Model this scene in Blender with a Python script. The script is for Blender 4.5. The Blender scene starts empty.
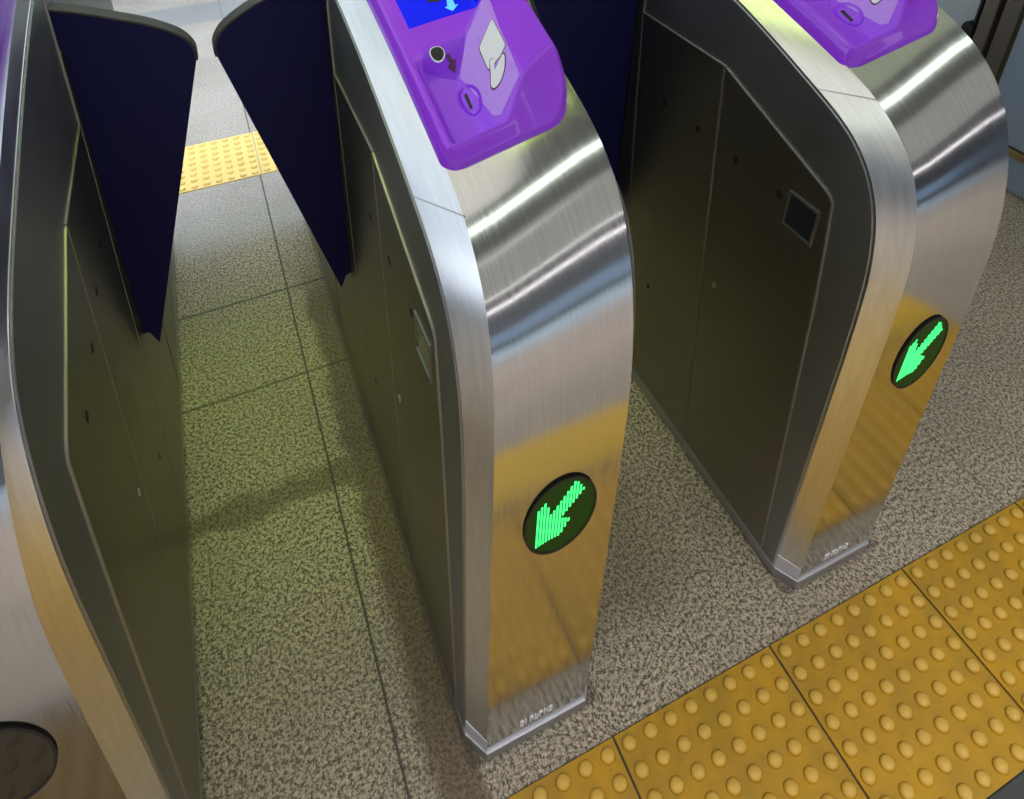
import bpy, bmesh, math, random
from mathutils import Vector, Matrix
random.seed(7)
S = 0.75                                     # metres per working unit
sc = bpy.context.scene
C = sc.collection

# ------------------------------------------------------------------ camera
cam_d = bpy.data.cameras.new('camera')
cam = bpy.data.objects.new('camera', cam_d); C.objects.link(cam)
cr = Vector((0.93168793, -0.36301597, -0.01330464))
cu = Vector((0.17075879, 0.40534122, 0.89807568))
cf = Vector((0.3206229, 0.83899815, -0.43963969))
M3 = Matrix((cr, cu, -cf)).transposed().to_4x4()
M3.translation = Vector((-0.51815518, -0.47772553, 1.91982947)) * S
cam.matrix_world = M3
cam_d.sensor_fit = 'HORIZONTAL'; cam_d.sensor_width = 36
cam_d.lens = 702.3358 / 1024 * 36
cam_d.shift_x = (512 - 445.8342) / 1024
cam_d.shift_y = -(399.5 - 19.6221) / 1024
cam_d.clip_start = 0.02
sc.camera = cam

# ------------------------------------------------------------------ world, lights, exposure
w = bpy.data.worlds.new('world'); sc.world = w; w.use_nodes = True
w.node_tree.nodes['Background'].inputs[0].default_value = (0.62, 0.70, 0.85, 1)
w.node_tree.nodes['Background'].inputs[1].default_value = 0.25

def area(name, loc, rot, sx, sy, power, col, spread=180):
    l = bpy.data.lights.new(name, 'AREA'); l.shape = 'RECTANGLE'
    l.size = sx * S; l.size_y = sy * S; l.energy = power; l.color = col
    l.spread = math.radians(spread)
    o = bpy.data.objects.new(name, l); C.objects.link(o)
    o.location = Vector(loc) * S; o.rotation_euler = [math.radians(a) for a in rot]
    return o
# strip lamps on the hall ceiling across the gates, then unseen panels added as fill
area('ceiling_strip_lamp', (0, -0.72, 4.20), (0, 0, 0), 9, 0.16, 16, (0.90, 1.0, 0.82))
area('ceiling_strip_lamp', (0, -5.6, 4.20), (0, 0, 0), 9, 0.25, 12, (1.0, 0.95, 0.88))
area('ceiling_fill', (0, -3.6, 4.3), (0, 0, 0), 11, 3.6, 22, (1.0, 0.94, 0.80))  # added panels tint the mirrored ceiling and the lanes
area('ceiling_fill', (3.5, 1.1, 4.3), (0, 0, 0), 5.6, 2.6, 9, (0.90, 1.0, 0.66))
area('ceiling_fill', (-1.95, 0.75, 4.3), (0, 0, 0), 2.7, 2.1, 9, (1.0, 0.94, 0.82))
for lx, pw, lc in ((-0.53, 0.60, (0.74, 1.0, 0.12)), (0.25, 0.50, (0.82, 1.0, 0.30))):
    area('lane_fill', (lx, 0.98, 4.2), (0, 0, 0), 0.36, 0.9, pw, lc, 20)  # narrow beams added to tint the lane floors green
area('hall_floor_fill', (0, -2.3, 4.25), (0, 0, 0), 9, 0.5, 74, (0.93, 0.90, 1.0), 75)  # added beams brighten the front floor, neutral near and blue beyond
area('hall_floor_fill', (1, -5.0, 4.25), (0, 0, 0), 10, 0.4, 170, (0.40, 0.62, 1.0), 60)
# strip lamp on the opposite wall, over an added blue glow for the steel
area('wall_strip_lamp', (2.5, -7.6, 3.75), (90, 0, 0), 12, 0.26, 22, (1.0, 0.92, 0.90))
area('wall_blue_fill', (2.5, -7.7, 0.75), (90, 0, 0), 12, 1.0, 9, (0.45, 0.68, 1.0))
# daylight: skylights over the concourse behind the gates, with light added on the left for the edge strips
area('skylight', (-1.5, 6.0, 4.3), (0, 0, 0), 13, 5.8, 150, (0.76, 0.88, 1.0))
area('skylight', (-5.2, 2.05, 4.3), (0, 0, 0), 7.6, 1.9, 28, (0.76, 0.90, 1.0))
area('skylight', (-0.2, 3.1, 4.2), (0, 0, 0), 3.4, 2.3, 17, (0.88, 0.94, 1.0), 22)
area('side_fill', (-7.3, 1.0, 2.75), (0, -90, 0), 2.8, 6.0, 70, (0.82, 0.90, 1.0))

sc.view_settings.view_transform = 'Standard'
sc.view_settings.look = 'None'
sc.view_settings.exposure = 0.0
sc.view_settings.gamma = 1.0
sc.view_settings.use_curve_mapping = False
sc.cycles.use_denoising = True
sc.cycles.max_bounces = 8

# ------------------------------------------------------------------ material helpers
def new_mat(name):
    m = bpy.data.materials.new(name); m.use_nodes = True
    nt = m.node_tree
    return m, nt, nt.nodes['Principled BSDF']
def plain(name, col, rough=0.5, metal=0.0, emit=None, es=0.0, coat=0.0, spec=0.5):
    m, nt, b = new_mat(name); b.inputs['Specular IOR Level'].default_value = spec
    n = nt.nodes.new('ShaderNodeTexNoise'); n.inputs['Scale'].default_value = 60; n.inputs['Detail'].default_value = 3
    tc = nt.nodes.new('ShaderNodeTexCoord'); nt.links.new(tc.outputs['Object'], n.inputs['Vector'])
    mr = nt.nodes.new('ShaderNodeMapRange'); nt.links.new(n.outputs['Fac'], mr.inputs['Value'])
    mr.inputs['To Min'].default_value = max(0.02, rough - 0.02); mr.inputs['To Max'].default_value = rough + 0.02
    nt.links.new(mr.outputs['Result'], b.inputs['Roughness'])
    b.inputs['Base Color'].default_value = (*col, 1)
    b.inputs['Metallic'].default_value = metal
    b.inputs['Coat Weight'].default_value = coat
    if emit:
        b.inputs['Emission Color'].default_value = (*emit, 1); b.inputs['Emission Strength'].default_value = es
    return m
def steel(name, col, rough, aniso, streak, streak_scale, vary=0.06, smudge=0.0):
    """brushed stainless steel; streak = (sx,sy,sz) stretch of the brush grain in object space"""
    m, nt, b = new_mat(name); N = nt.nodes; Lk = nt.links
    tc = N.new('ShaderNodeTexCoord'); mp = N.new('ShaderNodeMapping')
    Lk.new(tc.outputs['Object'], mp.inputs['Vector']); mp.inputs['Scale'].default_value = streak
    n = N.new('ShaderNodeTexNoise'); n.inputs['Scale'].default_value = streak_scale; n.inputs['Detail'].default_value = 4
    Lk.new(mp.outputs['Vector'], n.inputs['Vector'])
    mr = N.new('ShaderNodeMapRange'); Lk.new(n.outputs['Fac'], mr.inputs['Value'])
    mr.inputs['From Min'].default_value = 0.3; mr.inputs['From Max'].default_value = 0.7
    mr.inputs['To Min'].default_value = rough - vary; mr.inputs['To Max'].default_value = rough + vary
    n2 = N.new('ShaderNodeTexNoise'); n2.inputs['Scale'].default_value = 7; n2.inputs['Detail'].default_value = 5
    Lk.new(tc.outputs['Object'], n2.inputs['Vector'])
    ad = N.new('ShaderNodeMath'); ad.operation = 'MULTIPLY_ADD'
    Lk.new(n2.outputs['Fac'], ad.inputs[0]); ad.inputs[1].default_value = smudge; Lk.new(mr.outputs['Result'], ad.inputs[2])
    Lk.new(ad.outputs[0], b.inputs['Roughness'])
    mx = N.new('ShaderNodeMapRange'); Lk.new(n.outputs['Fac'], mx.inputs['Value'])
    mx.inputs['From Min'].default_value = 0.3; mx.inputs['From Max'].default_value = 0.7
    mx.inputs['To Min'].default_value = 0.93; mx.inputs['To Max'].default_value = 1.05
    vm = N.new('ShaderNodeVectorMath'); vm.operation = 'SCALE'; vm.inputs[0].default_value = col
    Lk.new(mx.outputs['Result'], vm.inputs['Scale']); Lk.new(vm.outputs['Vector'], b.inputs['Base Color'])
    b.inputs['Metallic'].default_value = 1.0
    if aniso:
        b.inputs['Anisotropic'].default_value = aniso
        t = N.new('ShaderNodeTangent'); t.direction_type = 'UV_MAP'; t.uv_map = 'UVMap'
        Lk.new(t.outputs[0], b.inputs['Tangent'])
    return m
MAT = {}
MAT['face'] = steel('brushed_steel_face', (0.575, 0.585, 0.605), 0.14, 0.0, (1, 0.03, 0.03), 420, vary=0.03)
MAT['strip'] = steel('brushed_steel_edge', (0.78, 0.79, 0.81), 0.33, 0.0, (1, 0.05, 0.05), 300, vary=0.02)
MAT['side'] = steel('dull_steel_side', (0.34, 0.35, 0.36), 0.42, 0.0, (0.05, 0.05, 1), 260, vary=0.03, smudge=0.10)
MAT['panel'] = steel('dull_steel_panel', (0.28, 0.265, 0.225), 0.34, 0.0, (0.05, 0.05, 1), 260, vary=0.03, smudge=0.10)
MAT['trim'] = plain('bright_steel_line', (0.50, 0.49, 0.46), 0.50, 1.0)
MAT['plinth'] = plain('worn_steel_plinth', (0.50, 0.50, 0.53), 0.5, 1.0)
MAT['cap'] = plain('pale_reflection_cap', (0.66, 0.66, 0.74), 0.4, 0.3)
MAT['hole'] = plain('black_hole', (0.006, 0.006, 0.006), 0.6)
MAT['glassblack'] = plain('dark_sensor_window', (0.02, 0.025, 0.03), 0.12, coat=0.5)
MAT['navy'] = plain('navy_flap_vinyl', (0.005, 0.006, 0.078), 0.55, spec=0.25)
MAT['rim'] = plain('flap_rubber_rim', (0.045, 0.040, 0.052), 0.55)
MAT['disc'] = plain('led_disc_cover', (0.008, 0.014, 0.006), 0.5, emit=(0.0, 0.25, 0.0), es=0.10, spec=0.15)  # faint green emission stands in for the halo round the LEDs
MAT['led'] = plain('green_led', (0.0, 0.5, 0.1), 0.4, emit=(0.045, 1.0, 0.20), es=1.7)
MAT['purple'] = plain('purple_plastic', (0.38, 0.055, 1.0), 0.26, coat=0.35, spec=0.4)
MAT['lilac'] = plain('lilac_reader_pad', (0.56, 0.26, 1.0), 0.28, coat=0.3)
MAT['deep'] = plain('deep_purple_sign', (0.26, 0.015, 0.88), 0.35)
MAT['screen'] = plain('blue_screen', (0.0, 0.005, 0.2), 0.35, emit=(0.0, 0.006, 1.0), es=0.75, spec=0.2)
MAT['cyan'] = plain('screen_arrow', (0.1, 0.4, 0.5), 0.3, emit=(0.10, 0.50, 0.75), es=0.8)
MAT['white'] = plain('white_print', (0.92, 0.92, 0.96), 0.45)
MAT['ink'] = plain('black_print', (0.012, 0.01, 0.015), 0.5)
MAT['inkp'] = plain('dark_purple_print', (0.075, 0.01, 0.10), 0.5)

# ------------------------------------------------------------------ mesh helpers
def link(name, me, mat, parent=None):
    o = bpy.data.objects.new(name, me); C.objects.link(o)
    if mat: me.materials.append(mat)
    if parent: o.parent = parent
    return o
def mesh(name, vs, fs, mat, parent=None, smooth=False, uv=None, off=(0, 0, 0)):
    me = bpy.data.meshes.new(name)
    me.from_pydata([tuple((v[i] + off[i]) * S for i in range(3)) for v in vs], [], fs)
    bm = bmesh.new(); bm.from_mesh(me)
    bmesh.ops.recalc_face_normals(bm, faces=bm.faces)
    bm.to_mesh(me); bm.free()
    if smooth:
        me.polygons.foreach_set('use_smooth', [True] * len(me.polygons))
    if uv:
        ul = me.uv_layers.new(name='UVMap')
        for lp in me.loops: ul.data[lp.index].uv = uv[lp.vertex_index]
    return link(name, me, mat, parent)
def bevel(o, wd, seg=2):
    m = o.modifiers.new('bevel', 'BEVEL'); m.width = wd * S; m.segments = seg; m.limit_method = 'ANGLE'; m.angle_limit = 0.6
    return o
def prism(pts, ax, a, b):
    """closed prism of a 2-D outline between a and b along axis ax"""
    n = len(pts); vs = []
    for v in (a, b):
        for p in pts:
            q = list(p); q.insert(ax, v); vs.append(q)
    fs = [list(range(n)), list(range(2 * n - 1, n - 1, -1))] + [[i, (i + 1) % n, n + (i + 1) % n, n + i] for i in range(n)]
    return vs, fs
def join(parts):
    vs, fs = [], []
    for v, f in parts:
        k = len(vs); vs += v; fs += [[i + k for i in g] for g in f]
    return vs, fs
def box(x0, x1, y0, y1, z0, z1):
    return prism([(x0, y0), (x1, y0), (x1, y1), (x0, y1)], 2, z0, z1)
def thing(name, label, cat, loc=(0, 0, 0), group=None):
    o = bpy.data.objects.new(name, None); C.objects.link(o)
    o.location = Vector(loc) * S; o['label'] = label; o['category'] = cat
    if group: o['group'] = group
    return o
def tag(o, label, cat, group=None, kind=None):
    o['label'] = label; o['category'] = cat
    if group: o['group'] = group
    if kind: o['kind'] = kind
    return o
def struct(o): o['kind'] = 'structure'; return o

# ------------------------------------------------------------------ node maths helper for the floor
class G:
    def __init__(s, nt): s.nt = nt
    def m(s, op, a, b=None, c=None, clamp=False):
        n = s.nt.nodes.new('ShaderNodeMath'); n.operation = op; n.use_clamp = clamp
        for i, v in enumerate((a, b, c)):
            if v is None: continue
            if isinstance(v, (int, float)): n.inputs[i].default_value = v
            else: s.nt.links.new(v, n.inputs[i])
        return n.outputs[0]
    def ss(s, v, a, b, lo=0.0, hi=1.0):
        n = s.nt.nodes.new('ShaderNodeMapRange'); n.interpolation_type = 'SMOOTHSTEP'
        s.nt.links.new(v, n.inputs['Value'])
        n.inputs['From Min'].default_value = a; n.inputs['From Max'].default_value = b
        n.inputs['To Min'].default_value = lo; n.inputs['To Max'].default_value = hi
        return n.outputs['Result']
    def mix(s, f, a, b, mode='MIX'):
        n = s.nt.nodes.new('ShaderNodeMix'); n.data_type = 'RGBA'; n.blend_type = mode
        if isinstance(f, (int, float)): n.inputs[0].default_value = f
        else: s.nt.links.new(f, n.inputs[0])
        for i, v in ((6, a), (7, b)):
            if isinstance(v, tuple): n.inputs[i].default_value = (*v, 1)
            else: s.nt.links.new(v, n.inputs[i])
        return n.outputs[2]
    def noise(s, vec, scale, detail=3, rough=0.5):
        n = s.nt.nodes.new('ShaderNodeTexNoise'); n.inputs['Scale'].default_value = scale
        n.inputs['Detail'].default_value = detail; n.inputs['Roughness'].default_value = rough
        s.nt.links.new(vec, n.inputs['Vector']); return n.outputs['Fac']
def line(g, co, at, hw):
    d = g.m('ABSOLUTE', g.m('SUBTRACT', co, at))
    return g.ss(d, hw * 0.5, hw * 1.4, 1.0, 0.0)

XL, XM, XR = -1.0512, -0.2742, 0.5118       # left faces of the three gates
W = 0.2726; CH = 0.0257; YE = 1.80; YF = 0.065; MID = (YF + YE) / 2

def granite():
    m, nt, b = new_mat('speckled_granite'); g = G(nt)
    tc = nt.nodes.new('ShaderNodeTexCoord')
    mp = nt.nodes.new('ShaderNodeMapping'); mp.inputs['Scale'].default_value = (1 / S,) * 3
    nt.links.new(tc.outputs['Object'], mp.inputs['Vector']); v = mp.outputs['Vector']
    sp = nt.nodes.new('ShaderNodeSeparateXYZ'); nt.links.new(v, sp.inputs[0]); X, Y = sp.outputs[0], sp.outputs[1]
    n1 = g.noise(v, 120, 3, 0.65); n2 = g.noise(v, 230, 2, 0.6); nl = g.noise(v, 2.6, 4, 0.6); nw = g.noise(v, 9, 3, 0.6)
    grain = g.ss(n1, 0.40, 0.60); fine = g.ss(n2, 0.36, 0.62)
    col = g.mix(grain, (0.088, 0.062, 0.038), (0.51, 0.425, 0.30))
    col = g.mix(g.m('MULTIPLY', g.ss(n2, 0.50, 0.66), 0.6), col, (0.80, 0.73, 0.62))
    col = g.mix(g.m('MULTIPLY', g.ss(n2, 0.44, 0.34), 0.55), col, (0.035, 0.03, 0.028))
    # floor behind the gates painted paler and flatter, as the daylight makes it
    back = g.ss(Y, 1.60, 1.78)
    col = g.mix(g.m('MULTIPLY', back, 0.55), col, (0.40, 0.40, 0.40))
    # broad wear
    col = g.mix(g.ss(nl, 0.35, 0.7, 0.0, 0.30), col, (0.17, 0.145, 0.11))
    wob = g.m('MULTIPLY', g.m('SUBTRACT', nw, 0.5), 0.10)
    Xw = g.m('ADD', X, wob); Yw = g.m('ADD', Y, wob)
    # brown grime: along the middle gate's foot, along one joint of the lane, and by the right lane
    b1 = g.m('MULTIPLY', g.m('MULTIPLY', g.ss(Xw, XM - 0.105, XM - 0.06), g.ss(X, XM + 0.02, XM + 0.0)), g.ss(Y, 1.55, 1.30))
    b2 = g.m('MULTIPLY', g.m('MULTIPLY', g.ss(Yw, 0.665, 0.70), g.ss(Yw, 0.77, 0.735)), g.ss(X, -0.25, -0.30))
    b3 = g.m('MULTIPLY', g.m('MULTIPLY', g.ss(Xw, -0.01, 0.02), g.ss(Xw, 0.42, 0.20)), g.m('MULTIPLY', g.ss(Yw, 0.10, 0.2), g.ss(Yw, 0.62, 0.40)))
    dirt = g.m('MAXIMUM', g.m('MAXIMUM', b1, g.m('MULTIPLY', b2, 0.85)), g.m('MULTIPLY', b3, 0.55))
    col = g.mix(g.m('MULTIPLY', dirt, 0.74), col, (0.085, 0.048, 0.026))
    # dark line where the gates' feet meet the stone
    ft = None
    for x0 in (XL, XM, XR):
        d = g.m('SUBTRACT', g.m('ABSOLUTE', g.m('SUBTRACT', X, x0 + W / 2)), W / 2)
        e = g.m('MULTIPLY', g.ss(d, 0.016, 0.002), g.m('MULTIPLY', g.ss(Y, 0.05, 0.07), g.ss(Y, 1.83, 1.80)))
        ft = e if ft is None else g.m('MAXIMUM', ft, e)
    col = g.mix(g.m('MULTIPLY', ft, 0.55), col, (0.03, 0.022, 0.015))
    # joints
    jx = line(g, X, -0.4076, 0.0032)
    lane = g.ss(X, XM + 0.05, XM)
    j = g.m('MAXIMUM', jx, g.m('MULTIPLY', lane, g.m('MAXIMUM', g.m('MULTIPLY', line(g, Y, 1.0522, 0.0042), 0.75), g.m('MULTIPLY', line(g, Y, 1.4067, 0.0045), 0.85))))
    j = g.m('MAXIMUM', j, g.m('MULTIPLY', line(g, X, 1.17, 0.003), 0.5))
    col = g.mix(g.m('MULTIPLY', j, 0.85), col, (0.03, 0.028, 0.026))
    bed = g.m('MULTIPLY', g.m('MULTIPLY', g.ss(Y, 0.004, 0.0005), g.ss(Y, -0.37, -0.35)), g.m('MULTIPLY', g.ss(X, -1.206, -1.2), g.ss(X, 1.606, 1.6)))
    col = g.mix(g.m('MULTIPLY', bed, 0.9), col, (0.045, 0.035, 0.02))
    # darker band of stone across the concourse
    far = g.m('MULTIPLY', g.ss(Y, 3.72, 3.76), g.ss(Y, 4.06, 4.02))
    col = g.mix(g.m('MULTIPLY', far, 0.65), col, (0.20, 0.225, 0.25))
    nt.links.new(col, b.inputs['Base Color'])
    r = g.m('MULTIPLY_ADD', fine, 0.18, 0.42); nt.links.new(r, b.inputs['Roughness'])
    bp = nt.nodes.new('ShaderNodeBump'); bp.inputs['Strength'].default_value = 0.18; bp.inputs['Distance'].default_value = 0.001
    nt.links.new(n1, bp.inputs['Height']); nt.links.new(bp.outputs[0], b.inputs['Normal'])
    return m
MAT['granite'] = granite()
def tactile_mat():
    m, nt, b = new_mat('yellow_tactile_concrete'); g = G(nt)
    tc = nt.nodes.new('ShaderNodeTexCoord'); v = tc.outputs['Object']
    ge = nt.nodes.new('ShaderNodeSeparateXYZ'); nt.links.new(v, ge.inputs[0])
    n = g.noise(v, 9, 5, 0.65); n2 = g.noise(v, 70, 3, 0.6)
    col = g.mix(g.ss(n, 0.35, 0.68), (0.55, 0.290, 0.006), (0.41, 0.230, 0.012))
    col = g.mix(g.ss(n2, 0.55, 0.75, 0, 0.35), col, (0.24, 0.16, 0.05))
    # the tops of the blisters are paler
    top = g.ss(ge.outputs[2], 0.0050, 0.0085, 0.0, 0.75)
    col = g.mix(top, col, (0.76, 0.47, 0.085))
    nt.links.new(col, b.inputs['Base Color']); b.inputs['Roughness'].default_value = 0.5
    bp = nt.nodes.new('ShaderNodeBump'); bp.inputs['Strength'].default_value = 0.2; bp.inputs['Distance'].default_value = 0.001
    nt.links.new(n2, bp.inputs['Height']); nt.links.new(bp.outputs[0], b.inputs['Normal'])
    return m
MAT['tactile'] = tactile_mat()
MAT['tacfar'] = plain('pale_yellow_tactile', (0.80, 0.60, 0.20), 0.6)
MAT['lineyellow'] = plain('yellow_floor_paint', (0.60, 0.36, 0.008), 0.5)
MAT['jointdark'] = plain('dark_joint_strip', (0.05, 0.055, 0.055), 0.5)

# ------------------------------------------------------------------ setting: floor, walls, ceiling
struct(mesh('floor', *box(-7.5, 8.5, -8, 9.5, -0.08, 0), MAT['granite']))
wallm = plain('hall_wall_front', (0.36, 0.36, 0.37), 0.6)
struct(mesh('wall_front', *box(-7.5, 8.5, -8.1, -8, 0, 4.4), wallm))
struct(mesh('wall_back', *box(-7.5, 8.5, 9.5, 9.6, 0, 4.4), plain('hall_wall_back', (0.30, 0.33, 0.38), 0.6)))
struct(mesh('wall_left', *join([box(-7.6, -7.5, -8, 9.5, 0, 4.4)]), plain('hall_wall_left', (0.30, 0.36, 0.46), 0.6)))
struct(mesh('wall_right', *box(8.5, 8.6, -8, 9.5, 0, 4.4), plain('hall_wall_right', (0.30, 0.32, 0.36), 0.6)))
struct(mesh('ceiling', *box(-7.5, 8.5, -8, 9.5, 4.4, 4.5), plain('hall_ceiling', (0.34, 0.34, 0.32), 0.7)))

# ------------------------------------------------------------------ tactile tiles
TY = 0.3330
def tile_mesh(dots=8, tw=0.4, r=0.0160, hh=0.0100):
    vs, fs = box(0.0026, tw - 0.0026, -TY + 0.0016, -0.0010, -0.004, 0.0045)
    vs = [list(v) for v in vs]
    for i in range(dots):
        for k in range(dots):
            cx = (i + 0.5) * tw / dots; cy = -(k + 0.5) * TY / dots
            b0 = len(vs); prof = [(1.0, 0.0), (0.93, 0.35), (0.78, 0.68), (0.5, 0.93), (0.0, 1.0)]
            ns = 16
            for a, h in prof[:-1]:
                for s in range(ns):
                    t = 2 * math.pi * s / ns
                    vs.append((cx + r * a * math.cos(t), cy + 0.83 * r * a * math.sin(t), 0.0044 + hh * h))
            vs.append((cx, cy, 0.0044 + hh))
            for q in range(3):
                for s in range(ns):
                    fs.append([b0 + q * ns + s, b0 + q * ns + (s + 1) % ns, b0 + (q + 1) * ns + (s + 1) % ns, b0 + (q + 1) * ns + s])
            for s in range(ns): fs.append([b0 + 3 * ns + s, b0 + 3 * ns + (s + 1) % ns, b0 + 4 * ns])
    return vs, fs
tv, tf = tile_mesh()
t0 = mesh('tactile_tile', tv, tf, MAT['tactile'], smooth=False)
for pl in t0.data.polygons: pl.use_smooth = len(pl.vertices) < 5 and pl.area < 0.00003
near = [(-1.2, 'unseen blister paving tile by the left gate, coloured dark for its reflection'),
        (-0.8, 'yellow blister paving tile just in front of the left gate'),
        (-0.4, 'yellow blister paving tile cut off by the bottom edge, just before the middle gate'),
        (0.0, 'yellow blister paving tile right of the middle gate foot, at the bottom edge'),
        (0.4, 'whole yellow blister paving tile in front of the right gate foot'),
        (0.8, 'yellow blister paving tile at the right edge, beside the right gate'),
        (1.2, 'sliver of yellow blister paving tile at the far right edge')]
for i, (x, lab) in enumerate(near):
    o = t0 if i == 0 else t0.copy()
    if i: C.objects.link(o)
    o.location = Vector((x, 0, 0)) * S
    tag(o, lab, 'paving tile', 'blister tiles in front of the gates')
# the outermost unseen tile is coloured dark to dim the left gate's reflection
me3 = t0.data.copy(); me3.materials.clear(); me3.materials.append(plain('darkened_tactile_concrete', (0.17, 0.10, 0.02), 0.6)); t0.data = me3
me2 = t0.data.copy(); me2.materials.clear(); me2.materials.append(MAT['tacfar'])
for i, (x, lab) in enumerate([(-0.8, 'pale yellow paving tile beyond the open flaps, left of the floor joint'),
                              (-0.4, 'narrow view of pale yellow paving tile beyond the right-hand flap')]):
    o = bpy.data.objects.new('tactile_tile', me2); C.objects.link(o)
    o.location = Vector((x, 2.41, 0)) * S
    tag(o, lab, 'paving tile', 'pale yellow tiles beyond the flaps')
tag(mesh('joint_strip', *box(-1.2, 1.6, -0.362, -0.334, -0.002, 0.004), MAT['jointdark']),
    'dark joint strip along the outer edge of the yellow tiles', 'joint strip')
tag(mesh('painted_line', *box(-0.8, 1.6, -0.62, -0.363, -0.002, 0.003), MAT['lineyellow']),
    'bright yellow painted floor band at the bottom right corner', 'floor marking')

# ------------------------------------------------------------------ gate profiles and the reader's height field
def interp(x, xs, ys):
    if x <= xs[0]: return ys[0]
    for i in range(1, len(xs)):
        if x <= xs[i]: return ys[i - 1] + (ys[i] - ys[i - 1]) * (x - xs[i - 1]) / (xs[i] - xs[i - 1])
    return ys[-1]
def sst(a, b, x):
    t = max(0.0, min(1.0, (x - a) / (b - a))); return t * t * (3 - 2 * t)
# outlines of the body: housing edge and side edge, left (L) and right (R); the top leans a little towards the left
FL = [(.065, 0), (.065, .5), (.065, .82), (.0655, .90), (.069, .98), (.082, 1.068), (.103, 1.124), (.127, 1.165), (.157, 1.196), (.200, 1.229), (.248, 1.252), (.30, 1.272), (.52, 1.337), (.74, 1.396), (MID, 1.415)]
FR = [(.065, 0), (.065, .5), (.065, .82), (.0655, .90), (.070, .985), (.083, 1.075), (.106, 1.155), (.133, 1.215), (.165, 1.260), (.205, 1.297), (.25, 1.325), (.30, 1.348), (.52, 1.43), (.74, 1.49), (MID, 1.51)]
SL = [(.107, 0), (.107, .5), (.106, .78), (.108, .88), (.115, .97), (.128, 1.05), (.150, 1.11), (.185, 1.16), (.225, 1.192), (.27, 1.214), (.33, 1.238), (.39, 1.263), (.52, 1.315), (.74, 1.375), (MID, 1.395)]
SR = [(.107, 0), (.107, .5), (.103, .78), (.100, .90), (.102, 1.0), (.112, 1.09), (.130, 1.165), (.15, 1.215), (.175, 1.25), (.215, 1.28), (.26, 1.303), (.32, 1.325), (.52, 1.392), (.74, 1.455), (MID, 1.475)]
IL = [.0257, .0257, .0257, .0257, .0270, .031, .035, .039, .042, .046, .049, .050, .051, .051, .051]
IR = [.0257, .0257, .0257, .0257, .025, .022, .018, .014, .011, .009, .008, .008, .008, .008, .008]
def resample(lists):
    out = [[] for _ in lists]
    n = len(lists[0])
    for i in range(n - 1):
        m = 4 if i == 0 else (6 if i < 3 else 12)
        for j in range(m):
            t = j / m
            for L, o in zip(lists, out):
                a, b = L[i], L[i + 1]
                o.append(tuple(a[k] * (1 - t) + b[k] * t for k in range(len(a))))
    for L, o in zip(lists, out): o.append(L[-1])
    def sm(Q, k):
        n = len(Q); r_ = []
        for i in range(n):
            r = min(k, i, n - 1 - i); r_.append(tuple(sum(Q[j][c] for j in range(i - r, i + r + 1)) / (2 * r + 1) for c in range(len(Q[0]))))
        return r_
    for _ in range(3): out = [sm(Q, 7) for Q in out]
    return out
FLc, FRc, SLc, SRc = resample([[(y, z, i) for (y, z), i in zip(FL, IL)], [(y, z, i) for (y, z), i in zip(FR, IR)], SL, SR])
_fly = [p[0] for p in FLc if p[1] > 0.9]; _flz = [p[1] for p in FLc if p[1] > 0.9]
_fry = [p[0] for p in FRc if p[1] > 0.9]; _frz = [p[1] for p in FRc if p[1] > 0.9]
def ftop(x, y):          # height of the top sheet, x in gate coordinates
    t = (x - .050) / (W - .058)
    return interp(y, _fly, _flz) * (1 - t) + interp(y, _fry, _frz) * t
UX0, UX1, UY0, UY1 = 0.0385, 0.2480, 0.266, 0.96
def raw_h(x, y):
    xx = x + XM; rim = 0.034
    yb = interp(xx, [-.210, -.168], [.425, .392])
    back = sst(yb, .452, y)
    base = 0.004 + (rim - 0.004) * back
    wall = rim * (1 - sst(-0.2185, -0.2075, xx))
    front = rim * (1 - sst(0.280, 0.296, y))
    h0 = max(base, wall, front)
    plane = min(0.004 + 0.925 * (xx + .1635), .066)
    xb = interp(y, [.440, .482, .9], [-.140, -.088, -.088])
    h = max(h0, base + max(0, plane - base) * (sst(xb - .003, xb + .010, xx) if y > .43 else 1))
    hm = interp(xx, [-.150, -.124, -.095, -.075], [.034, .045, .060, .066])
    ye = interp(xx, [-.30, -.150, -.124, -.095, -.070, -.041], [.276, .279, .286, .304, .322, .334])
    q = max(0.0, min(1.0, (y - UY0) / (ye - UY0)))
    h = min(h, 0.012 + (hm - 0.012) * q) if q < 1 else h
    return h
NX, NY = 110, 230
YS = [UY0 + (UY1 - UY0) * (j / NY) ** 1.4 for j in range(NY + 1)]
H = [[raw_h(UX0 + (UX1 - UX0) * i / NX, y) for i in range(NX + 1)] for y in YS]
for _ in range(3):
    H = [[sum(H[min(max(j + b, 0), NY)][min(max(i + a, 0), NX)] for a in (-1, 0, 1) for b in (-1, 0, 1)) / 9 for i in range(NX + 1)] for j in range(NY + 1)]
def to_uv(x, y):
    u = UX1 - (UX1 - x) * 1.032
    return u, y - .004 - .018 * (1 - (u - UX0) / (UX1 - UX0))
def from_uv(u, v):
    return UX1 - (UX1 - u) / 1.032, v + .004 + .018 * (1 - (u - UX0) / (UX1 - UX0))
def reader_h(x, y):
    x, y = to_uv(x, y)
    fx = min(max((x - UX0) / (UX1 - UX0) * NX, 0), NX - 1e-6)
    fy = min(max(((y - UY0) / (UY1 - UY0)), 0), 1) ** (1 / 1.4) * NY; fy = min(fy, NY - 1e-6)
    i, j = int(fx), int(fy); a, b = fx - i, fy - j
    return (H[j][i] * (1 - a) + H[j][i + 1] * a) * (1 - b) + (H[j + 1][i] * (1 - a) + H[j + 1][i + 1] * a) * b

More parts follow.
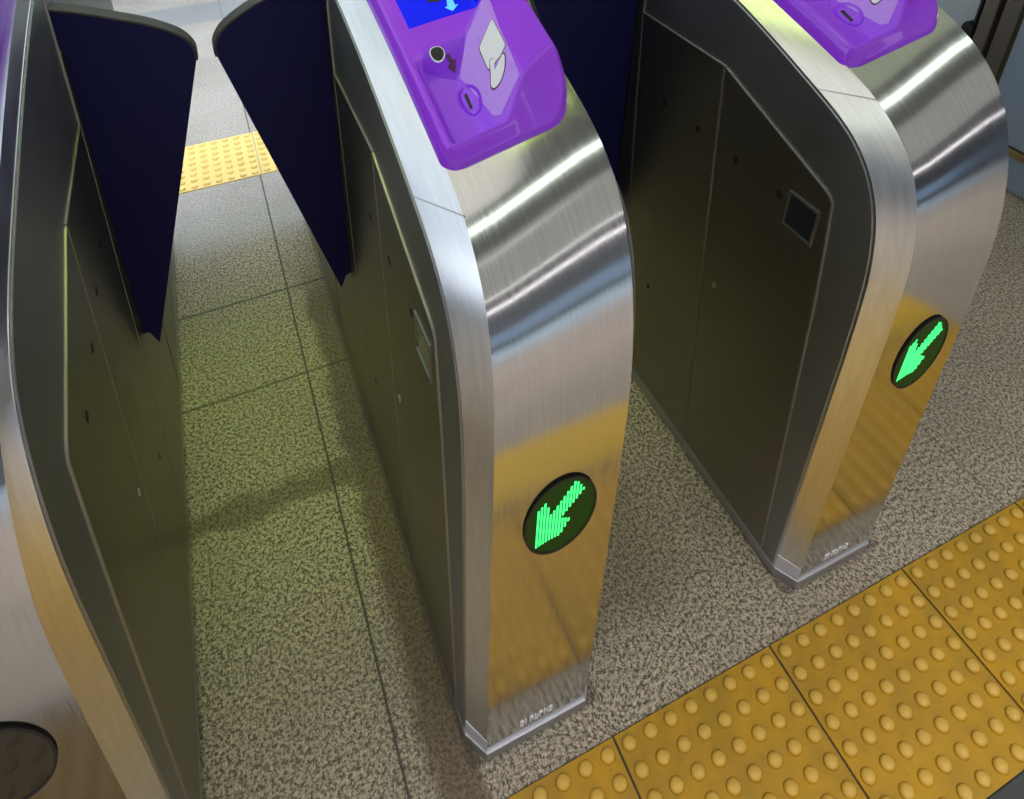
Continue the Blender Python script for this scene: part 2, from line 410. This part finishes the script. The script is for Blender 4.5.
def sd_round(pts, r, n=6):
    """round the corners of a 2-D outline; r may be a list"""
    out = []; N = len(pts)
    for i in range(N):
        rr = r[i] if isinstance(r, (list, tuple)) else r
        p = Vector(pts[i]); a = Vector(pts[i - 1]); b = Vector(pts[(i + 1) % N])
        if rr <= 0: out.append(tuple(p)); continue
        da = (a - p); db = (b - p); la, lb = da.length, db.length
        q = min(rr, la * .49, lb * .49); A = p + da / la * q; B = p + db / lb * q
        for k in range(n + 1):
            t = k / n; out.append(tuple((1 - t) ** 2 * A + 2 * t * (1 - t) * p + t * t * B))
    return out

# ------------------------------------------------------------------ the purple ticket reader (moulded over the sloping top)
def make_reader(parent):
    vs, fs = [], []
    rl, rr = 0.028, 0.045
    def ext(v):
        d = v - UY0; a = UX0; b = UX1
        if d < rl: a += rl - math.sqrt(max(0, rl * rl - (rl - d) ** 2))
        if d < rr: b -= (rr - math.sqrt(max(0, rr * rr - (rr - d) ** 2))) * 0.9
        return a, b
    for v in YS:
        a, b = ext(v)
        for i in range(NX + 1):
            x, y = from_uv(a + (b - a) * i / NX, v)
            e = min(i, NX - i) / NX * (b - a)
            h = reader_h(x, y) - 0.012 * (1 - sst(0, 0.010, e)) ** 2
            vs.append((x, y, ftop(x, y) + max(h, .002)))
    def id(i, j): return j * (NX + 1) + i
    for j in range(NY):
        for i in range(NX): fs.append([id(i, j), id(i + 1, j), id(i + 1, j + 1), id(i, j + 1)])
    ring = [id(i, 0) for i in range(NX + 1)] + [id(NX, j) for j in range(1, NY + 1)] + [id(i, NY) for i in range(NX - 1, -1, -1)] + [id(0, j) for j in range(NY - 1, 0, -1)]
    k = len(vs)
    for r in ring:
        x, y, z = vs[r]; vs.append((x, y, ftop(x, y) - 0.004))
    n = len(ring)
    for q in range(n): fs.append([ring[q], k + q, k + (q + 1) % n, ring[(q + 1) % n]])
    fs.append([k + q for q in range(n)])
    o = mesh('ticket_reader', vs, fs, MAT['purple'], parent)
    for pl in o.data.polygons: pl.use_smooth = len(pl.vertices) == 4
    m = o.modifiers.new('split', 'EDGE_SPLIT'); m.split_angle = math.radians(55)
    return o
def decal(name, outline, mat, parent, lift=0.0012, th=0.001, cells=None):
    """thin printed or inset piece lying on the reader's surface; outline in (x+XM, y)"""
    bm = bmesh.new()
    vs = [bm.verts.new((x, y, 0)) for x, y in outline]
    f = bm.faces.new(vs)
    bmesh.ops.triangulate(bm, faces=[f])
    for _ in range(5): bmesh.ops.subdivide_edges(bm, edges=[e for e in bm.edges if e.calc_length() > 0.0045], cuts=1, use_grid_fill=True)
    r = bmesh.ops.extrude_face_region(bm, geom=bm.faces[:])
    up = [v for v in r['geom'] if isinstance(v, bmesh.types.BMVert)]
    ups = set(up)
    for v in bm.verts:
        x, y = v.co.x - XM, v.co.y
        v.co = Vector((x, y, ftop(x, y) + reader_h(x, y) + (lift if v in ups else -th))) * S
    bmesh.ops.recalc_face_normals(bm, faces=bm.faces)
    me = bpy.data.meshes.new(name); bm.to_mesh(me); bm.free()
    return link(name, me, mat, parent)
def circ(cx, cy, rx, ry, n=32): return [(cx + rx * math.cos(2 * math.pi * k / n), cy + ry * math.sin(2 * math.pi * k / n)) for k in range(n)]

# ------------------------------------------------------------------ the gate
def make_gate():
    g = thing('ticket_gate', 'x', 'ticket gate')
    # housing: brushed front that curves into the sloping top
    def full(Q): return list(Q) + [(2 * MID - p[0],) + tuple(p[1:]) for p in reversed(Q[:-1])]
    FLf, FRf, SLf, SRf = full(FLc), full(FRc), full(SLc), full(SRc)
    n = len(FLf); cols = 6; vs, fs, uv = [], [], []
    acc = 0
    for i in range(n):
        if i: acc += math.hypot(FLf[i][0] - FLf[i - 1][0], FLf[i][1] - FLf[i - 1][1])
        for c in range(cols + 1):
            t = c / cols
            A = (FLf[i][2], FLf[i][0], FLf[i][1]); B = (W - FRf[i][2], FRf[i][0], FRf[i][1])
            p = [A[k] * (1 - t) + B[k] * t for k in range(3)]
            vs.append((p[0], p[1], max(p[2], 0.02))); uv.append((acc, p[0]))
    for i in range(n - 1):
        for c in range(cols):
            a = i * (cols + 1) + c; fs.append([a, a + 1, a + cols + 2, a + cols + 1])
    fs.append([c for c in range(cols + 1)] + [(n - 1) * (cols + 1) + c for c in range(cols, -1, -1)])
    fs.append([i * (cols + 1) for i in range(n)]); fs.append([i * (cols + 1) + cols for i in range(n)])
    hs = mesh('housing', vs, fs, MAT['face'], g, uv=uv)
    for pl in hs.data.polygons: pl.use_smooth = len(pl.vertices) == 4
    mm = hs.modifiers.new('split', 'EDGE_SPLIT'); mm.split_angle = math.radians(30)
    for side in (0, 1):
        fx = (lambda x: x) if side == 0 else (lambda x: W - x)
        FCf, SCf = (FLf, SLf) if side == 0 else (FRf, SRf)
        # chamfered edge strip: loft from the side outline to the housing outline
        vs, fs = [], []
        for i in range(n):
            (y1, z1), (y2, z2, ins_) = SCf[i], FCf[i]
            # the face edge rolls very slightly, giving the thin bright line
            vs += [(fx(0.0), y1, max(z1, 0.02)), (fx(0.0012), y1 + (y2 - y1) * .03, max(z1 + (z2 - z1) * .03, .02)),
                   (fx(ins_ * .97), y2 + (y1 - y2) * .03, max(z2 + (z1 - z2) * .03, .02)), (fx(ins_), y2, max(z2, 0.02))]
        for i in range(n - 1):
            for c in range(3):
                a = i * 4 + c; fs.append([a, a + 1, a + 5, a + 4])
        fs.append([i * 4 + 3 for i in range(n)]); fs.append([i * 4 for i in range(n)])
        fs.append([0, 1, 2, 3, 4 * n - 1, 4 * n - 2, 4 * n - 3, 4 * n - 4])
        es = mesh('edge_strip', vs, fs, MAT['strip'], g)
        for pl in es.data.polygons: pl.use_smooth = len(pl.vertices) == 4
        mm = es.modifiers.new('split', 'EDGE_SPLIT'); mm.split_angle = math.radians(30)
        # weld seam where the straight top of the strip meets its bend
        k = min(range(n), key=lambda i: abs(FCf[i][0] - 0.228) if FCf[i][1] > 1 else 9)
        a = Vector((fx(0.0), SCf[k][0], SCf[k][1])); b = Vector((fx(FCf[k][2]), FCf[k][0] - .004, FCf[k][1]))
        d = Vector((0, .0012, .0005))
        nrm = Vector(((-1 if side == 0 else 1) * .9, -.1, .5)).normalized() * .0009
        vv = [a - d, b - d, b + d, a + d]; vv = [p + nrm for p in vv] + [p - nrm * 3 for p in vv]
        if side == 0: mesh('weld_seam', [tuple(p) for p in vv], [[0, 1, 2, 3], [7, 6, 5, 4], [0, 4, 5, 1], [1, 5, 6, 2], [2, 6, 7, 3], [3, 7, 4, 0]], MAT['plinth'], es)
        # side plate standing a hair proud of the strip
        ins = 0.006
        out = []
        for i in range(0, n):
            y, z = SCf[i]; a = SCf[max(0, i - 1)]; b = SCf[min(n - 1, i + 1)]
            t = Vector((b[0] - a[0], b[1] - a[1])).normalized(); nn = Vector((t.y, -t.x)) * ins
            out.append((y + nn.x if True else y, max(0.03, z + nn.y)))
        out = [p for i, p in enumerate(out) if i == 0 or (Vector(p) - Vector(out[i - 1])).length > 1e-5]
        v_, f_ = prism(out, 0, fx(-0.0025), fx(0.004))
        sp = bevel(mesh('side_plate', v_, f_, MAT['side'], g), 0.001, 1)
        # door panels: slabs, with bright ribs added for the light their folded edges catch
        def slab(name, poly, parent, xo=0.0025, mat='panel'):
            v_, f_ = prism(poly, 0, fx(-xo - 0.0028), fx(-xo + 0.001))
            return bevel(mesh(name, v_, f_, MAT[mat], parent), 0.0007, 1)
        p1 = sd_round([(.1455, .045), (.198, .855), (.216, 1.034), (.2295, 1.046), (.524, 1.156), (.430, .045)], [0, .3, .012, .012, 0, 0], 5)
        p2 = sd_round([(.438, .045), (.5315, 1.157), (.822, 1.157), (.735, .045)], 0)
        p3 = sd_round([(.743, .045), (.812, .96), (.832, 1.30), (MID, 1.34), (1.10, 1.30), (1.12, .045)], 0)
        m = lambda P: [(2 * MID - y, z) for y, z in P]
        d1 = slab('door_panel', p1, g); d2 = slab('door_panel', p2, g); d3 = slab('door_panel', p3, g)
        slab('door_panel', m(p1), g)
        slab('door_panel', m(sd_round([(.438, .045), (.5315, 1.157), (.735, 1.157), (.735, .045)], 0)), g)
        def rib(pts, parent, hw=0.0016, name='edge_line'):
            parts = []
            for (a, b) in zip(pts, pts[1:]):
                a = Vector(a); b = Vector(b); t = (b - a).normalized(); q = Vector((-t.y, t.x)) * hw
                parts.append(prism([tuple(a - q), tuple(b - q), tuple(b + q), tuple(a + q)], 0, fx(-0.0020), fx(-0.0062)))
            v_, f_ = join(parts); return mesh(name, v_, f_, MAT['trim'], parent)
        curve1 = sd_round([(.1455, .045), (.198, .855), (.216, 1.034), (.2295, 1.046), (.524, 1.156)], [0, .3, .012, .012, 0], 5)
        rib(curve1, d1, 0.0017)
        rib([(.434, .045), (.5275, 1.156)], d1, 0.0013)
        rib([(.5275, 1.1585), (.822, 1.1585)], d2, 0.0015)
        rib([(.740, .045), (.822, 1.14), (.826, 1.35 if side == 0 else 1.43)], d2, 0.0011)
        # sensor holes in a row
        for (y, z) in [(.327, .968), (.452, .967), (.576, .967), (.699, .967)]:
            par = d1 if y < .5 else d2
            v_, f_ = prism(circ(y, z, .0075, .0095, 18), 0, fx(-0.0040), fx(-0.0060))
            mesh('sensor_hole', v_, f_, MAT['hole'], par)
        for (y, z) in [(.657, .386)]:
            v_, f_ = prism(circ(y, z, .0055, .008, 16), 0, fx(-0.0040), fx(-0.0060)); mesh('sensor_hole', v_, f_, MAT['hole'], d2)
        # lock
        lk = mesh('lock', *prism(circ(.4385, .608, .0052, .0095, 16), 0, fx(-0.0040), fx(-0.0085)), MAT['trim'], d1)
        if side == 0:
            # sensor window: frame and dark glass
            y0, y1, z0, z1 = .232, .305, .911, .997
            fr = join([prism([(y0, z0), (y1, z0), (y1, z0 + .006), (y0, z0 + .006)], 0, fx(-.004), fx(-.0085)),
                       prism([(y0, z1 - .006), (y1, z1 - .006), (y1, z1), (y0, z1)], 0, fx(-.004), fx(-.0085)),
                       prism([(y0, z0 + .006), (y0 + .004, z0 + .006), (y0 + .004, z1 - .006), (y0, z1 - .006)], 0, fx(-.004), fx(-.0085)),
                       prism([(y1 - .004, z0 + .006), (y1, z0 + .006), (y1, z1 - .006), (y1 - .004, z1 - .006)], 0, fx(-.004), fx(-.0085))])
            mesh('window_frame', *fr, MAT['side'], d1)
            sw = mesh('sensor_window', *prism([(y0 + .004, z0 + .006), (y1 - .004, z0 + .006), (y1 - .004, z1 - .006), (y0 + .004, z1 - .006)], 0, fx(-.0045), fx(-.0062)), MAT['glassblack'], d1)
        # flap: a thick fan-shaped leaf standing out of the slot in the side
        o_ = sd_round([(-.004, .56), (.018, .555), (.033, .515), (.2375, 1.255), (.2155, 1.292), (.165, 1.325), (.10, 1.352), (.05, 1.372), (-.004, 1.388)],
                      [0, .004, .002, .022, .03, .03, .03, .03, 0], 5)
        v_, f_ = prism(o_, 1, .850, .880)
        v_ = [(fx(-v[0]), v[1], v[2]) for v in v_]
        fl = bevel(mesh('flap', v_, f_, MAT['navy'], g), 0.005, 3)
        rim = sd_round([(.034, .505), (.2412, 1.256), (.2185, 1.2955), (.165, 1.330), (.10, 1.357), (.05, 1.377), (-.002, 1.393)], [0, .022, .03, .03, .03, .03, 0], 5)
        rim = rim[1:] if False else rim
        ow = []
        for i, p in enumerate(rim):
            a = Vector(rim[max(0, i - 1)]); b = Vector(rim[min(len(rim) - 1, i + 1)]); t = (b - a).normalized(); q = Vector((-t.y, t.x)) * 0.0065
            ow.append((Vector(p), Vector(p) + q))
        top = [i for i, p in enumerate(rim) if p[1] > 1.23]
        i0 = top[0]
        poly = [tuple(a) for a, b in ow[i0:]] + [tuple(b) for a, b in reversed(ow[i0:])]
        v_, f_ = prism(poly, 1, .847, .883); v_ = [(fx(-v[0]), v[1], v[2]) for v in v_]
        bevel(mesh('rubber_rim', v_, f_, MAT['rim'], fl), 0.002, 2)
        # slot housing around the flap root
        mesh('flap_slot', *prism([(.842, .57), (.888, .57), (.888, 1.30), (.842, 1.30)], 0, fx(-.005), fx(-.0066)), MAT['hole'], g)
    # plinth all round the foot
    pc = 0.031
    pl_ = [(-.004, .103), (CH * .97, YF - .005), (W - CH * .97, YF - .005), (W + .004, .103),
           (W + .004, 2 * MID - .103), (W - CH * .97, YE + .005), (CH * .97, YE + .005), (-.004, 2 * MID - .103)]
    bevel(mesh('plinth', *prism(pl_, 2, 0, pc), MAT['plinth'], g), 0.0025, 2)
    # corner foot caps, their pale colour standing in for a bright reflection
    for sx in (0, 1):
        f2 = (lambda x: x) if sx == 0 else (lambda x: W - x)
        a = Vector((f2(-.0015), .107)); b = Vector((f2(CH), YF - .0015))
        q = Vector((.004 if sx == 0 else -.004, .006))
        mesh('foot_cap', *prism([tuple(a), tuple(b), tuple(b + q), tuple(a + q)], 2, pc - .002, .075), MAT['cap'], g)
    # maker's plate low on the front: small raised unreadable letters
    np_ = []
    for k in range(7):
        x0 = .098 + k * .0105
        np_.append(box(x0, x0 + .0022, YF - .0016, YF + .001, .060, .080))
        if k % 2 == 0: np_.append(box(x0 + .0022, x0 + .007, YF - .0016, YF + .001, .075, .080))
        if k % 3 == 0: np_.append(box(x0 + .0022, x0 + .007, YF - .0016, YF + .001, .060, .064))
        if k % 3 != 1: np_.append(box(x0 + .0056, x0 + .0078, YF - .0016, YF + .001, .064, .075))
    mesh('name_lettering', *join(np_), MAT['white'], g)
    # direction sign: oval cover with bezel and LED arrow
    cx, cz, rx, rz = CH + .1173, .7377, .062, .0921
    ring = []
    N = 64
    vs = []; fs = []
    for k in range(N):
        t = 2 * math.pi * k / N; c, s_ = math.cos(t), math.sin(t)
        vs += [(cx + rx * c, YF + .002, cz + rz * s_), (cx + (rx + .0022) * c, YF - .0022, cz + (rz + .003) * s_), (cx + (rx - .0016) * c, YF - .0022, cz + (rz - .0024) * s_), (cx + (rx - .003) * c, YF + .001, cz + (rz - .004) * s_)]
    for k in range(N):
        a = 4 * k; b = 4 * ((k + 1) % N)
        for q in range(4): fs.append([a + q, a + (q + 1) % 4, b + (q + 1) % 4, b + q])
    ds = mesh('direction_sign', *prism([(cx + (rx - .0015) * math.cos(2 * math.pi * k / N), cz + (rz - .002) * math.sin(2 * math.pi * k / N)) for k in range(N)], 1, YF - .0012, YF + .004), MAT['disc'], g)
    mesh('bezel', vs, fs, MAT['hole'], ds)
    arrow = [(-.68, -.64), (-.72, .38), (-.45, .58), (-.29, .16), (.36, .86), (.63, .52), (.0, -.05), (.29, -.18), (.02, -.55), (-.30, -.56)]
    def spans(x):
        ys = []
        for i in range(len(arrow)):
            (x1, y1), (x2, y2) = arrow[i], arrow[(i + 1) % len(arrow)]
            if (x1 - x) * (x2 - x) < 0: ys.append(y1 + (y2 - y1) * (x - x1) / (x2 - x1))
        ys.sort(); return list(zip(ys[::2], ys[1::2]))
    bars = []
    nb = 15
    for k in range(nb):
        x = -.655 + (0.60 + .655) * k / (nb - 1)
        for lo, hi in spans(x):
            if hi - lo < .05: continue
            hw = .0275
            bars.append(prism([(cx + rx * (x - hw), cz + rz * lo), (cx + rx * (x + hw), cz + rz * lo), (cx + rx * (x + hw), cz + rz * hi), (cx + rx * (x - hw), cz + rz * hi)], 1, YF - .0018, YF - .0008))
    mesh('arrow', *join(bars), MAT['led'], ds)
    # ticket reader with its screen, prints and slot
    rd = make_reader(g)
    def ell(c, a, b, k=1.0, n=36): return [(c[0] + k * (a[0] * math.cos(t) + b[0] * math.sin(t)), c[1] + k * (a[1] * math.cos(t) + b[1] * math.sin(t))) for t in [2 * math.pi * q / n for q in range(n)]]
    def grow(P, d):
        c = Vector((sum(p[0] for p in P) / len(P), sum(p[1] for p in P) / len(P)))
        return [tuple(c + (Vector(p) - c) * (1 + d / max(.001, (Vector(p) - c).length))) for p in P]
    decal('screen', [(-.1979, .5355), (-.085, .500), (-.085, .76), (-.1950, .80)], MAT['screen'], rd, .0012)
    decal('screen_arrow', [(-.1245, .519), (-.1328, .5341), (-.1286, .5332), (-.1241, .5491), (-.1225, .570), (-.1125, .566), (-.1161, .542), (-.1168, .5269), (-.1119, .5257)], MAT['cyan'], rd, .0022)
    decal('screen_coin_picture', [(-.1525, .5651), (-.1356, .5521), (-.1290, .5800), (-.1400, .592), (-.1500, .590)], MAT['ink'], rd, .0022)
    decal('coin_sign_facet', [(-.1952, .4765), (-.125, .4637), (-.139, .4394), (-.1605, .4185), (-.2014, .4559)], MAT['deep'], rd, .0008)
    ca, cb = (.0097, -.0066), (.0030, .0088)
    decal('coin_symbol_ring', ell((-.1754, .461), ca, cb, 1.12), MAT['white'], rd, .0013)
    decal('coin_symbol', ell((-.1754, .461), ca, cb, .95), MAT['ink'], rd, .0017)
    decal('small_arrow', [(-.1655, .4515), (-.1600, .4520), (-.1554, .4420), (-.1510, .4400), (-.1577, .4265), (-.1670, .4385), (-.1615, .4400)], MAT['inkp'], rd, .0013)
    # coin slot: raised ring with a dark slit
    cc = (-.1560, .3735); va, vb = (.0114, -.0187), (.0062, .0190)
    vs, fs = [], []
    Nr = 40; prof = [(1.10, -.004), (1.08, .0024), (1.0, .0044), (.90, .0036), (.86, .0006)]
    for k in range(Nr):
        t = 2 * math.pi * k / Nr
        for r_, h_ in prof:
            x = cc[0] + r_ * (va[0] * math.cos(t) + vb[0] * math.sin(t)); y = cc[1] + r_ * (va[1] * math.cos(t) + vb[1] * math.sin(t))
            vs.append((x - XM, y, ftop(x - XM, y) + reader_h(x - XM, y) + h_))
    npf = len(prof)
    for k in range(Nr):
        a = k * npf; b = ((k + 1) % Nr) * npf
        for q in range(npf - 1): fs.append([a + q, b + q, b + q + 1, a + q + 1])
    fs.append([k * npf + npf - 1 for k in range(Nr)]); fs.append([k * npf for k in range(Nr)])
    cs = mesh('coin_slot', vs, fs, MAT['purple'], rd, smooth=True)
    mm = cs.modifiers.new('split', 'EDGE_SPLIT'); mm.split_angle = math.radians(40)
    sl = [(-.1588, .3885), (-.1549, .3860), (-.1560, .3585), (-.1596, .3610)]
    yy = lambda x, y, h: (x - XM, y, ftop(x - XM, y) + reader_h(x - XM, y) + h)
    vs = [yy(x, y, .0016) for x, y in sl] + [yy(x, y, -.004) for x, y in sl]
    mesh('slit', vs, [[0, 1, 2, 3], [7, 6, 5, 4], [0, 4, 5, 1], [1, 5, 6, 2], [2, 6, 7, 3], [3, 7, 4, 0]], MAT['ink'], cs)
    # card touch pad with the printed card and hand
    decal('touch_pad', [(-.0826, .4860), (-.1238, .4600), (-.1535, .4168), (-.1400, .3180), (-.1324, .3080), (-.0965, .3230), (-.0880, .4132), (-.0800, .4654)], MAT['lilac'], rd, .0010)
    K = sd_round([(-.0921, .4319), (-.0940, .3772), (-.1046, .3729), (-.1228, .3760), (-.1201, .4186)], [.004, .004, 0, .004, .004], 3)
    decal('card_picture_outline', grow(K, .0014), MAT['inkp'], rd, .0015)
    decal('card_picture', K, MAT['white'], rd, .0019)
    Hn = sd_round([(-.1171, .3839), (-.1136, .3837), (-.1127, .3775), (-.1173, .3655), (-.1017, .3715), (-.1005, .3661), (-.1075, .3509), (-.1182, .3429), (-.1271, .3452), (-.1289, .3534), (-.1226, .3675)], [.003, .003, .003, 0, .003, .003, .006, .008, .006, .006, .004], 3)
    decal('hand_picture_outline', grow(Hn, .0014), MAT['inkp'], rd, .0023)
    decal('hand_picture', Hn, MAT['white'], rd, .0027)
    return g

gate = make_gate()
def copy_tree(o, parent=None):
    c = o.copy(); C.objects.link(c); c.parent = parent
    for ch in list(o.children): copy_tree(ch, c)
    return c
GL = ['stainless ticket gate at the left edge with a near-black flap reaching right',
      'middle stainless ticket gate with purple reader and a green arrow sign',
      'stainless ticket gate on the right with its dark side panels in full view']
gates = [gate]
for x, lab in ((XM, GL[1]), (XR, GL[2])):
    c = copy_tree(gate); c.location = Vector((x, 0, 0)) * S; c['label'] = lab; gates.append(c)
gate.location = Vector((XL, 0, 0)) * S; gate['label'] = GL[0]
for c in gates: c['group'] = 'ticket gates in a row'
# the left gate's reader sits a little further in
for q in gate.children:
    if q.name.startswith('ticket_reader'): q.location.x = -0.080 * S
# the left gate's sign is switched off
for part in list(gate.children):
    if part.name.startswith('direction_sign'):
        for q in list(part.children):
            if q.name.startswith('arrow'): bpy.data.objects.remove(q)
        part.data = part.data.copy(); part.data.materials.clear(); part.data.materials.append(MAT['glassblack'])
# the right gate's flap stands a little further out
fl_ = [q for q in gates[2].children if q.name.startswith('flap') and not q.name.startswith('flap_slot')]
fl_.sort(key=lambda q: sum(v.co.x for v in q.data.vertices))
fl_[0].scale.x = 1.30
fm_ = [q for q in gates[1].children if q.name.startswith('flap') and not q.name.startswith('flap_slot')]
fm_.sort(key=lambda q: sum(v.co.x for v in q.data.vertices))
fm_[1].scale.x = 0.92

# ------------------------------------------------------------------ barrier at the far right
MAT['bluepanel'] = plain('blue_grey_panel', (0.26, 0.33, 0.42), 0.35)
MAT['palepanel'] = plain('pale_grey_panel', (0.42, 0.48, 0.52), 0.35)
MAT['post'] = plain('grey_brown_post', (0.16, 0.145, 0.125), 0.3, 0.8)
MAT['brass'] = plain('brass_rail', (0.45, 0.34, 0.16), 0.35, 0.9)
bt = thing('barrier_panel', 'blue-grey barrier with dark post beyond the right gate, at the top right corner', 'barrier', (2.4, 0.55, 0))
def bpart(name, y0, y1, z0, z1, x0, x1, mat, par=bt, bw=.003):
    return bevel(mesh(name, *box(x0, x1, y0 - .55, y1 - .55, z0, z1), MAT[mat], par), bw, 2)
bpart('panel', .30, .975, .20, 1.6, 0, .03, 'bluepanel')
bpart('panel', 1.12, 2.6, .03, 1.6, 0, .03, 'palepanel')
bpart('post', .985, 1.045, .03, 1.65, -.012, .05, 'post')
bpart('post', 1.055, 1.105, .03, 1.65, -.03, .05, 'post')
bpart('base_rail', .30, .98, .165, .195, -.012, .04, 'brass')
bpart('kick_plate', .30, .98, .02, .165, 0, .03, 'bluepanel')
hg = mesh('hinge', *prism(circ(1.135 - .55, .60, .022, .035, 24), 0, -.035, .0), MAT['hole'], bt)
bpart('latch_bar', 1.118, 1.128, .50, .85, -.02, 0, 'hole', bt, .001)
